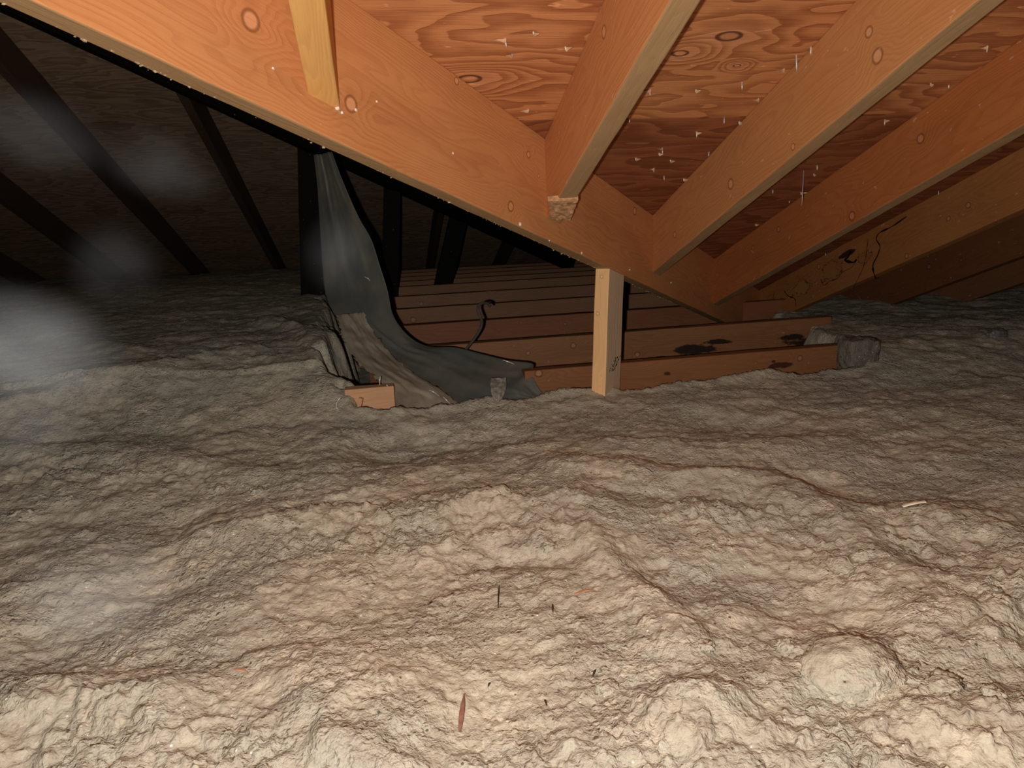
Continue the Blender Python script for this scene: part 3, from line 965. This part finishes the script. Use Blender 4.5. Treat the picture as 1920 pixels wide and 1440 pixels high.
def plastic_mat(name, col, dust, rough=.3):
    g = NT(name)
    co = g.n('ShaderNodeTexCoord').outputs['Object']
    n = g.noise(co, 7, 5, .6); n2 = g.noise(co, 60, 3, .6)
    c = g.mix(g.math('MULTIPLY', g.rng(n, .42, .66), .8), col, dust)
    c = g.mix(g.math('MULTIPLY', g.rng(n2, .60, .72), .4), c, dust)
    g.bump(g.math('ADD', n, g.math('MULTIPLY', n2, .2)), .3, .004)
    return g.fin(c, rough, .5)
M_poly = plastic_mat('grey_polythene', (.105, .112, .105), (.17, .155, .12), .36)
M_poly2 = plastic_mat('dusty_polythene', (.25, .20, .145), (.40, .33, .25), .75)
rows = [(588, 290, 2.30, 622, 284, 2.22), (594, 340, 2.30, 645, 345, 2.2), (598, 400, 2.30, 672, 405, 2.17), (601, 450, 2.28, 697, 450, 2.14), (604, 500, 2.26, 713, 500, 2.12),
        (610, 548, 2.2, 727, 545, 2.1), (628, 590, 2.1, 738, 592, 2.06), (668, 632, 2.02, 765, 628, 2.02), (702, 668, 1.96, 800, 648, 1.98), (745, 705, 1.88, 850, 650, 1.93),
        (790, 738, 1.80, 900, 662, 1.88), (840, 772, 1.70, 950, 674, 1.82), (880, 775, 1.67, 998, 681, 1.775), (930, 765, 1.66, 996, 700, 1.73), (975, 757, 1.655, 1012, 730, 1.69), (1010, 752, 1.65, 1030, 748, 1.66)]
poly = draped('plastic_sheet', rows, 44, 150, M_poly, .012, (3.0, 7.0), 3.3)
tag(poly, 'dark grey plastic sheet hanging from the beam and trailing across the joists', 'plastic sheet')
rows2 = [(632, 590, 2.10, 680, 585, 2.07), (636, 612, 2.03, 705, 628, 2.02), (645, 640, 1.98, 738, 668, 1.94), (668, 675, 1.91, 780, 702, 1.86), (700, 705, 1.85, 835, 735, 1.77), (728, 735, 1.79, 868, 768, 1.70), (712, 785, 1.715, 885, 790, 1.68)]
poly2 = draped('plastic_sheet', rows2, 30, 60, M_poly2, .014, (4.0, 6.0), 8.1, .006, .0006, .012)
tag(poly2, 'brown dusty plastic flap lying on the insulation bank left of the dark grey sheet', 'plastic sheet')
M_glint = plain('metal_and_glint', (.9, .89, .86), .25, .6, .3, 300, .1, 0)  # near-white metal, also stands in for highlights on plastic
bpy.context.view_layer.update()
def staple_glint(pts, Y, parent, r=.0011, name='staple_glint'):  # thin bright tubes: metal staples, and shine on plastic given as geometry
    o = tube(name, [at_y(x, y, Y) for x, y in pts], r, M_glint, None, 6)
    o.parent = parent; o.matrix_parent_inverse = parent.matrix_world.inverted()
staple_glint([(943, 675), (955, 679), (966, 683), (963, 686)], 1.795, poly)  # shine along the sheet's top edge, put in as a bright tube
staple_glint([(684, 519), (690, 522), (694, 526)], 2.10, poly, .0012)  # short bright tube on the hanging part of the sheet
staple_glint([(805, 731), (815, 736), (824, 743)], 1.735, poly2)  # this and the next: thin bright tubes lying along the flap
staple_glint([(831, 744), (840, 753), (857, 768)], 1.70, poly2)
staple_glint([(713, 706), (712, 714), (712, 722)], 1.70, poly2, .0013)
staple_glint([(725, 721), (727, 725)], 1.70, poly2, .0014)
# crinkled shiny patch on the sheet
rows3 = [(921, 709, 1.70, 949, 708, 1.70), (920, 722, 1.675, 950, 722, 1.68), (922, 738, 1.655, 946, 738, 1.66), (926, 757, 1.645, 939, 757, 1.645)]
M_crk = plain('crinkled_film', (.24, .215, .19), .32, .5, 0, 60, .3, .5)
pp = draped('crinkled_patch', rows3, 20, 30, M_crk, .006, (4, 8), 1.7, .003, .0006, .002)
pp.parent = poly; pp.matrix_parent_inverse = poly.matrix_world.inverted(); pp['label'] = 'shiny crinkled pale patch'

# ---------------------------------------------------------------- timber scraps in the hollow
M_block = wood('block_fir', (.66, .37, .20), (.44, .20, .09), 88, [], pith=(.5, .06, .12), ring=120, blotch=.25)
def boxtimber(name, p0, p1, ph, Y, dep, mat, seed):
    a, b = at_y(*p0, Y), at_y(*p1, Y)
    xa = (b - a).normalized()
    mm = frame(a, xa, Vector((0, 0, 1)))
    hgt = ph * Y / F
    mm.translation = a - mm.to_3x3() @ Vector((0, 0, hgt))
    return timber(name, mm, (b - a).length, dep, hgt, mat, None, .002, seed, cuts=6)
blk = boxtimber('wood_block', (646, 731), (738, 724), 64, 1.71, .038, M_block, 201)
tag(blk, 'pale sawn wood block lying in the hollow left of the plastic sheet', 'wood block')
a, b = at_y(672, 746, 1.69), at_y(664, 792, 1.69)
ax = (b - a).normalized(); zz = ax.cross(Vector((.3, 1, 0))).normalized(); mm = Matrix((ax, zz.cross(ax), zz)).transposed().to_4x4(); mm.translation = a
chip = timber('wood_offcut', mm, (b - a).length, .012, .010, M_block, None, .0015, 203, cuts=5)
tag(chip, 'thin wood offcut leaning on the pale block in the hollow', 'wood scrap')
rim = tube('glint', [at_y(x, y, 1.66) for x, y in ((639, 744), (634, 750), (631, 757), (631, 764), (636, 770))], .0012, M_glint)  # shiny rim of plastic, its highlight modelled as a bright tube
tag(rim, 'short bright curved wire at the left rim of the hollow', 'glint')

# ---------------------------------------------------------------- cable, batt, debris
M_cab = plain('cable_sheath', (.085, .075, .06), .5, .4, 0, 90, .2, .1)
cpts = [(919, 574, 2.05), (914, 569, 2.04), (907, 568, 2.03), (899, 571, 2.02), (896, 579, 2.01), (899, 590, 2.0), (903, 601, 1.99), (902, 613, 1.98), (896, 625, 1.97), (888, 637, 1.96), (879, 648, 1.95), (870, 660, 1.94)]
cpts = [tuple(q) for q in cubic([tuple(at_y(*c)) for c in cpts], 40)]
tag(tube('cable', cpts, .0042, M_cab, None, 10), 'thin grey cable curling up in front of the bare joists', 'cable')

def lump(name, center, radii, mat, seed, sub=4, amp=.25, freq=2.2, flat=True, rot=0.0):
    bm = bmesh.new()
    bmesh.ops.create_icosphere(bm, subdivisions=sub, radius=1)
    for v in bm.verts:
        n = v.co.normalized()
        k = 1 + amp * mnoise.noise(n * freq + Vector((seed, 0, 0))) + amp * .5 * mnoise.noise(n * freq * 3 + Vector((seed, 4, 0))) + amp * .3 * mnoise.noise(n * freq * 9 + Vector((seed, 4, 7)))
        v.co = n * k
        if flat and v.co.z < -.35: v.co.z = -.35
        v.co = Vector((v.co.x * radii[0], v.co.y * radii[1], v.co.z * radii[2]))
    bmesh.ops.rotate(bm, verts=bm.verts, cent=(0, 0, 0), matrix=Matrix.Rotation(rot, 3, 'Z'))
    me = bpy.data.meshes.new(name); bm.to_mesh(me); bm.free()
    me.polygons.foreach_set('use_smooth', [True] * len(me.polygons))
    me.materials.append(mat)
    o = bpy.data.objects.new(name, me); o.location = center; COL.objects.link(o)
    return o
M_batt = insulation_mat('grey_batt', .36)
def batt():
    bm = bmesh.new()
    bmesh.ops.create_cube(bm, size=1)
    bmesh.ops.subdivide_edges(bm, edges=bm.edges, cuts=14, use_grid_fill=True)
    for v in bm.verts:
        p = v.co.copy()
        r = max(abs(p.x), abs(p.y), abs(p.z)) * 2
        sph = p.normalized() * .5 * r * 1.2
        p = p.lerp(sph, .28)
        p = Vector((p.x * .088, p.y * .07, p.z * .10))
        p += p.normalized() * (.006 * mnoise.noise(p * 60) + .003 * mnoise.noise(p * 200))
        v.co = p
    me = bpy.data.meshes.new('insulation_batt'); bm.to_mesh(me); bm.free()
    me.polygons.foreach_set('use_smooth', [True] * len(me.polygons))
    me.materials.append(M_batt)
    o = bpy.data.objects.new('insulation_batt', me); COL.objects.link(o)
    o.location = at_y(1607, 668, 1.69)
    return o
tag(batt(), 'square dark grey insulation block at the right end of the nearest bare joist', 'insulation')
q = on_ground(1868, 632)
tag(lump('debris_lump', q + Vector((0, 0, .008)), (.030, .02, .018), plain('dark_debris', (.16, .145, .14), .45, .4, 0, 60, .4, .5), 4.4), 'dark glinting lump on the insulation near the right edge', 'debris')

CL = [((40, 962), (.020, .016, .010), 'pale flat insulation clod at the far left, beside a tan straw'), ((415, 914), (.016, .013, .009), 'small pale insulation clod left of the middle ridge'),
      ((482, 918), (.014, .011, .008), 'small insulation clod right of its pale twin on the left'), ((527, 956), (.018, .008, .006), 'flat pale insulation flake on the left slope'),
      ((1772, 1282), (.020, .016, .012), 'whitish insulation clod right of the round dome at lower right'), ((1862, 1298), (.010, .008, .007), 'tiny whitish clod near the right edge, lower right'),
      ((1856, 1106), (.012, .009, .008), 'pale clod near the right edge below the clods bank'), ((1473, 1208), (.012, .009, .008), 'small clod just left of the round dome at lower right'),
      ((1140, 1288), (.010, .012, .007), 'small pale clod left of the bright mound at bottom'), ((1322, 1210), (.010, .008, .007), 'small clod above the bright mound at bottom'),
      ((1030, 1025), (.014, .011, .010), 'square-edged clod below the middle of the clod ridge'), ((128, 932), (.008, .008, .006), 'little round clod next to the tan straw at far left')]
for i, (pp_, r, lab) in enumerate(CL):
    q = on_ground(*pp_)
    tag(lump('insulation_clod', q - Vector((0, 0, r[2] * .1)), (r[0], r[1], r[2] * .75), M_ins, 10 + i * 2.3, 4, .40, 2.2, False, i), lab, 'insulation clod', 'loose insulation clods')
tag(lump('insulation_clod', on_ground(1600, 1240) - Vector((0, 0, .012)), (.050, .042, .030), M_ins, 77, 5, .10, 3, False), 'big round dome of insulation at the lower right', 'insulation clod')

def sliver(name, p, q, w, mat, label, cat, lift=.002, taper=True):
    a, b = on_ground(*p), on_ground(*q)
    a = a + Vector((0, 0, lift)); b = b + Vector((0, 0, lift))
    ax = (b - a).normalized(); s_ = ax.cross(Vector((0, 0, 1))).normalized(); n_ = s_.cross(ax)
    vs, fs = [], []
    N = 8
    for i in range(N + 1):
        t = i / N
        ww = w * ((.25 + .75 * math.sin(math.pi * min(1, t * 1.1)) ** .6) if taper else 1)
        c = a.lerp(b, t) + n_ * (.0012 * math.sin(3.1 * t))
        for sx, sz in ((-1, 0), (1, 0), (.8, .6), (-.8, .6)):
            vs.append(c + s_ * ww * sx * .5 + n_ * ww * sz * .5)
    for i in range(N):
        for k in range(4):
            fs.append((i * 4 + k, i * 4 + (k + 1) % 4, i * 4 + 4 + (k + 1) % 4, i * 4 + 4 + k))
    fs.append((3, 2, 1, 0)); fs.append((N * 4, N * 4 + 1, N * 4 + 2, N * 4 + 3))
    return tag(mesh_obj(name, vs, fs, mat), label, cat)
M_red = plain('redwood_sliver', (.25, .12, .085), .7, .2, 0, 120, .25, .2)
M_or = plain('orange_sliver', (.52, .27, .16), .7, .2, 0, 120, .25, .2)
M_pale = plain('pale_stick', (.86, .76, .58), .6, .3, 0, 60, .12, .1)
M_twig = plain('dark_twig', (.06, .035, .02), .8, .2, 0, 120, .2, .1)
M_straw = plain('tan_straw', (.70, .52, .27), .6, .3, 0, 120, .2, .1)
sliver('wood_sliver', (862, 1376), (871, 1304), .0052, M_red, 'long reddish-brown wood sliver standing upright in the picture at bottom centre', 'wood sliver')
sliver('wood_sliver', (1076, 1118), (1113, 1108), .0045, M_or, 'short orange wood sliver on the insulation right of centre', 'wood sliver')
sliver('wood_sliver', (438, 1258), (464, 1264), .0035, M_or, 'tiny orange wood sliver at lower left', 'wood sliver')
sliver('stick', (1692, 956), (1735, 947), .0055, M_pale, 'pale whitish stick poking from the insulation at right', 'stick', .005, False)
sliver('straw', (110, 922), (124, 915), .0025, M_straw, 'tan straw bit at far left beside a clod', 'straw')
for p, q, lab in (((1210, 879), (1226, 890), 'dark twig on the pale mound above centre right'), ((936, 1100), (934, 1142), 'thin dark needle right of the lower centre'), ((1111, 1272), (1118, 1258), 'tiny dark twig left of the bright mound'),
                  ((1036, 1135), (1037, 1152), 'short dark needle below the orange sliver'), ((405, 1158), (416, 1150), 'dark bark chip on the left slope'), ((920, 1283), (915, 1292), 'dark speck of bark above the reddish sliver'), ((1021, 1315), (1026, 1328), 'dark needle right of the reddish sliver')):
    sliver('twig', p, q, .0022, M_twig, lab, 'twig')

# ---------------------------------------------------------------- drifting mist lit by the flash
def mist_mat(name, dens, seed):
    m = bpy.data.materials.new(name); m.use_nodes = True
    t = m.node_tree; t.nodes.clear()
    out = t.nodes.new('ShaderNodeOutputMaterial')
    vol = t.nodes.new('ShaderNodeVolumePrincipled')
    vol.inputs['Color'].default_value = (.86, .90, .95, 1)
    vol.inputs['Anisotropy'].default_value = -.2
    co = t.nodes.new('ShaderNodeTexCoord')
    ln = t.nodes.new('ShaderNodeVectorMath'); ln.operation = 'LENGTH'
    t.links.new(co.outputs['Object'], ln.inputs[0])
    mr = t.nodes.new('ShaderNodeMapRange'); mr.interpolation_type = 'SMOOTHERSTEP'
    mr.inputs[1].default_value = 1.0; mr.inputs[2].default_value = .1; mr.inputs[3].default_value = 0; mr.inputs[4].default_value = 1
    t.links.new(ln.outputs['Value'], mr.inputs[0])
    mp = t.nodes.new('ShaderNodeMapping'); mp.inputs['Location'].default_value = (seed, seed * 2, 0)
    t.links.new(co.outputs['Object'], mp.inputs[0])
    nz = t.nodes.new('ShaderNodeTexNoise'); nz.inputs['Scale'].default_value = 1.3; nz.inputs['Detail'].default_value = 1.5
    t.links.new(mp.outputs[0], nz.inputs['Vector'])
    m2_ = t.nodes.new('ShaderNodeMapRange'); m2_.inputs[1].default_value = .28; m2_.inputs[2].default_value = .58; m2_.inputs[3].default_value = .15
    t.links.new(nz.outputs['Fac'], m2_.inputs[0])
    a = t.nodes.new('ShaderNodeMath'); a.operation = 'MULTIPLY'
    t.links.new(mr.outputs[0], a.inputs[0]); t.links.new(m2_.outputs[0], a.inputs[1])
    b = t.nodes.new('ShaderNodeMath'); b.operation = 'MULTIPLY'; b.inputs[1].default_value = dens
    t.links.new(a.outputs[0], b.inputs[0])
    t.links.new(b.outputs[0], vol.inputs['Density'])
    t.links.new(vol.outputs[0], out.inputs['Volume'])
    return m
MIST = [((45, 655), .55, .076, .050, 5.5, 'brightest grey puff of mist at the left edge'), ((70, 250), .80, .075, .05, 1.3, 'faint mist puff at upper left in front of the dark roof'),
        ((300, 310), .80, .075, .045, 1.3, 'faint wide mist puff between the valley rafter and the dark left side'), ((215, 500), .85, .06, .06, 1.0, 'faint mist wisp over the dark left floor edge'),
        ((632, 475), .85, .05, .06, 1.5, 'small mist puff in front of the grey plastic sheet'), ((190, 1110), .45, .055, .035, 2.6, 'pale mist puff low over the insulation at lower left'), ((40, 800), .7, .07, .06, 1.6, 'broad mist puff over the insulation at the left edge')]
for i, ((px, py), dist, rx, rz, dens, lab) in enumerate(MIST):
    bm = bmesh.new(); bmesh.ops.create_icosphere(bm, subdivisions=3, radius=1)
    me = bpy.data.meshes.new('mist_puff'); bm.to_mesh(me); bm.free()
    me.materials.append(mist_mat('mist_%s' % 'abcdefgh'[i], dens, 1.7 * i))
    o = bpy.data.objects.new('mist_puff', me); COL.objects.link(o)
    o.location = O_ + ray(px, py).normalized() * dist
    o.scale = (rx, .05, rz)
    o.rotation_euler = (0, .35, 0)
    tag(o, lab, 'mist', 'puffs of drifting mist', 'stuff')
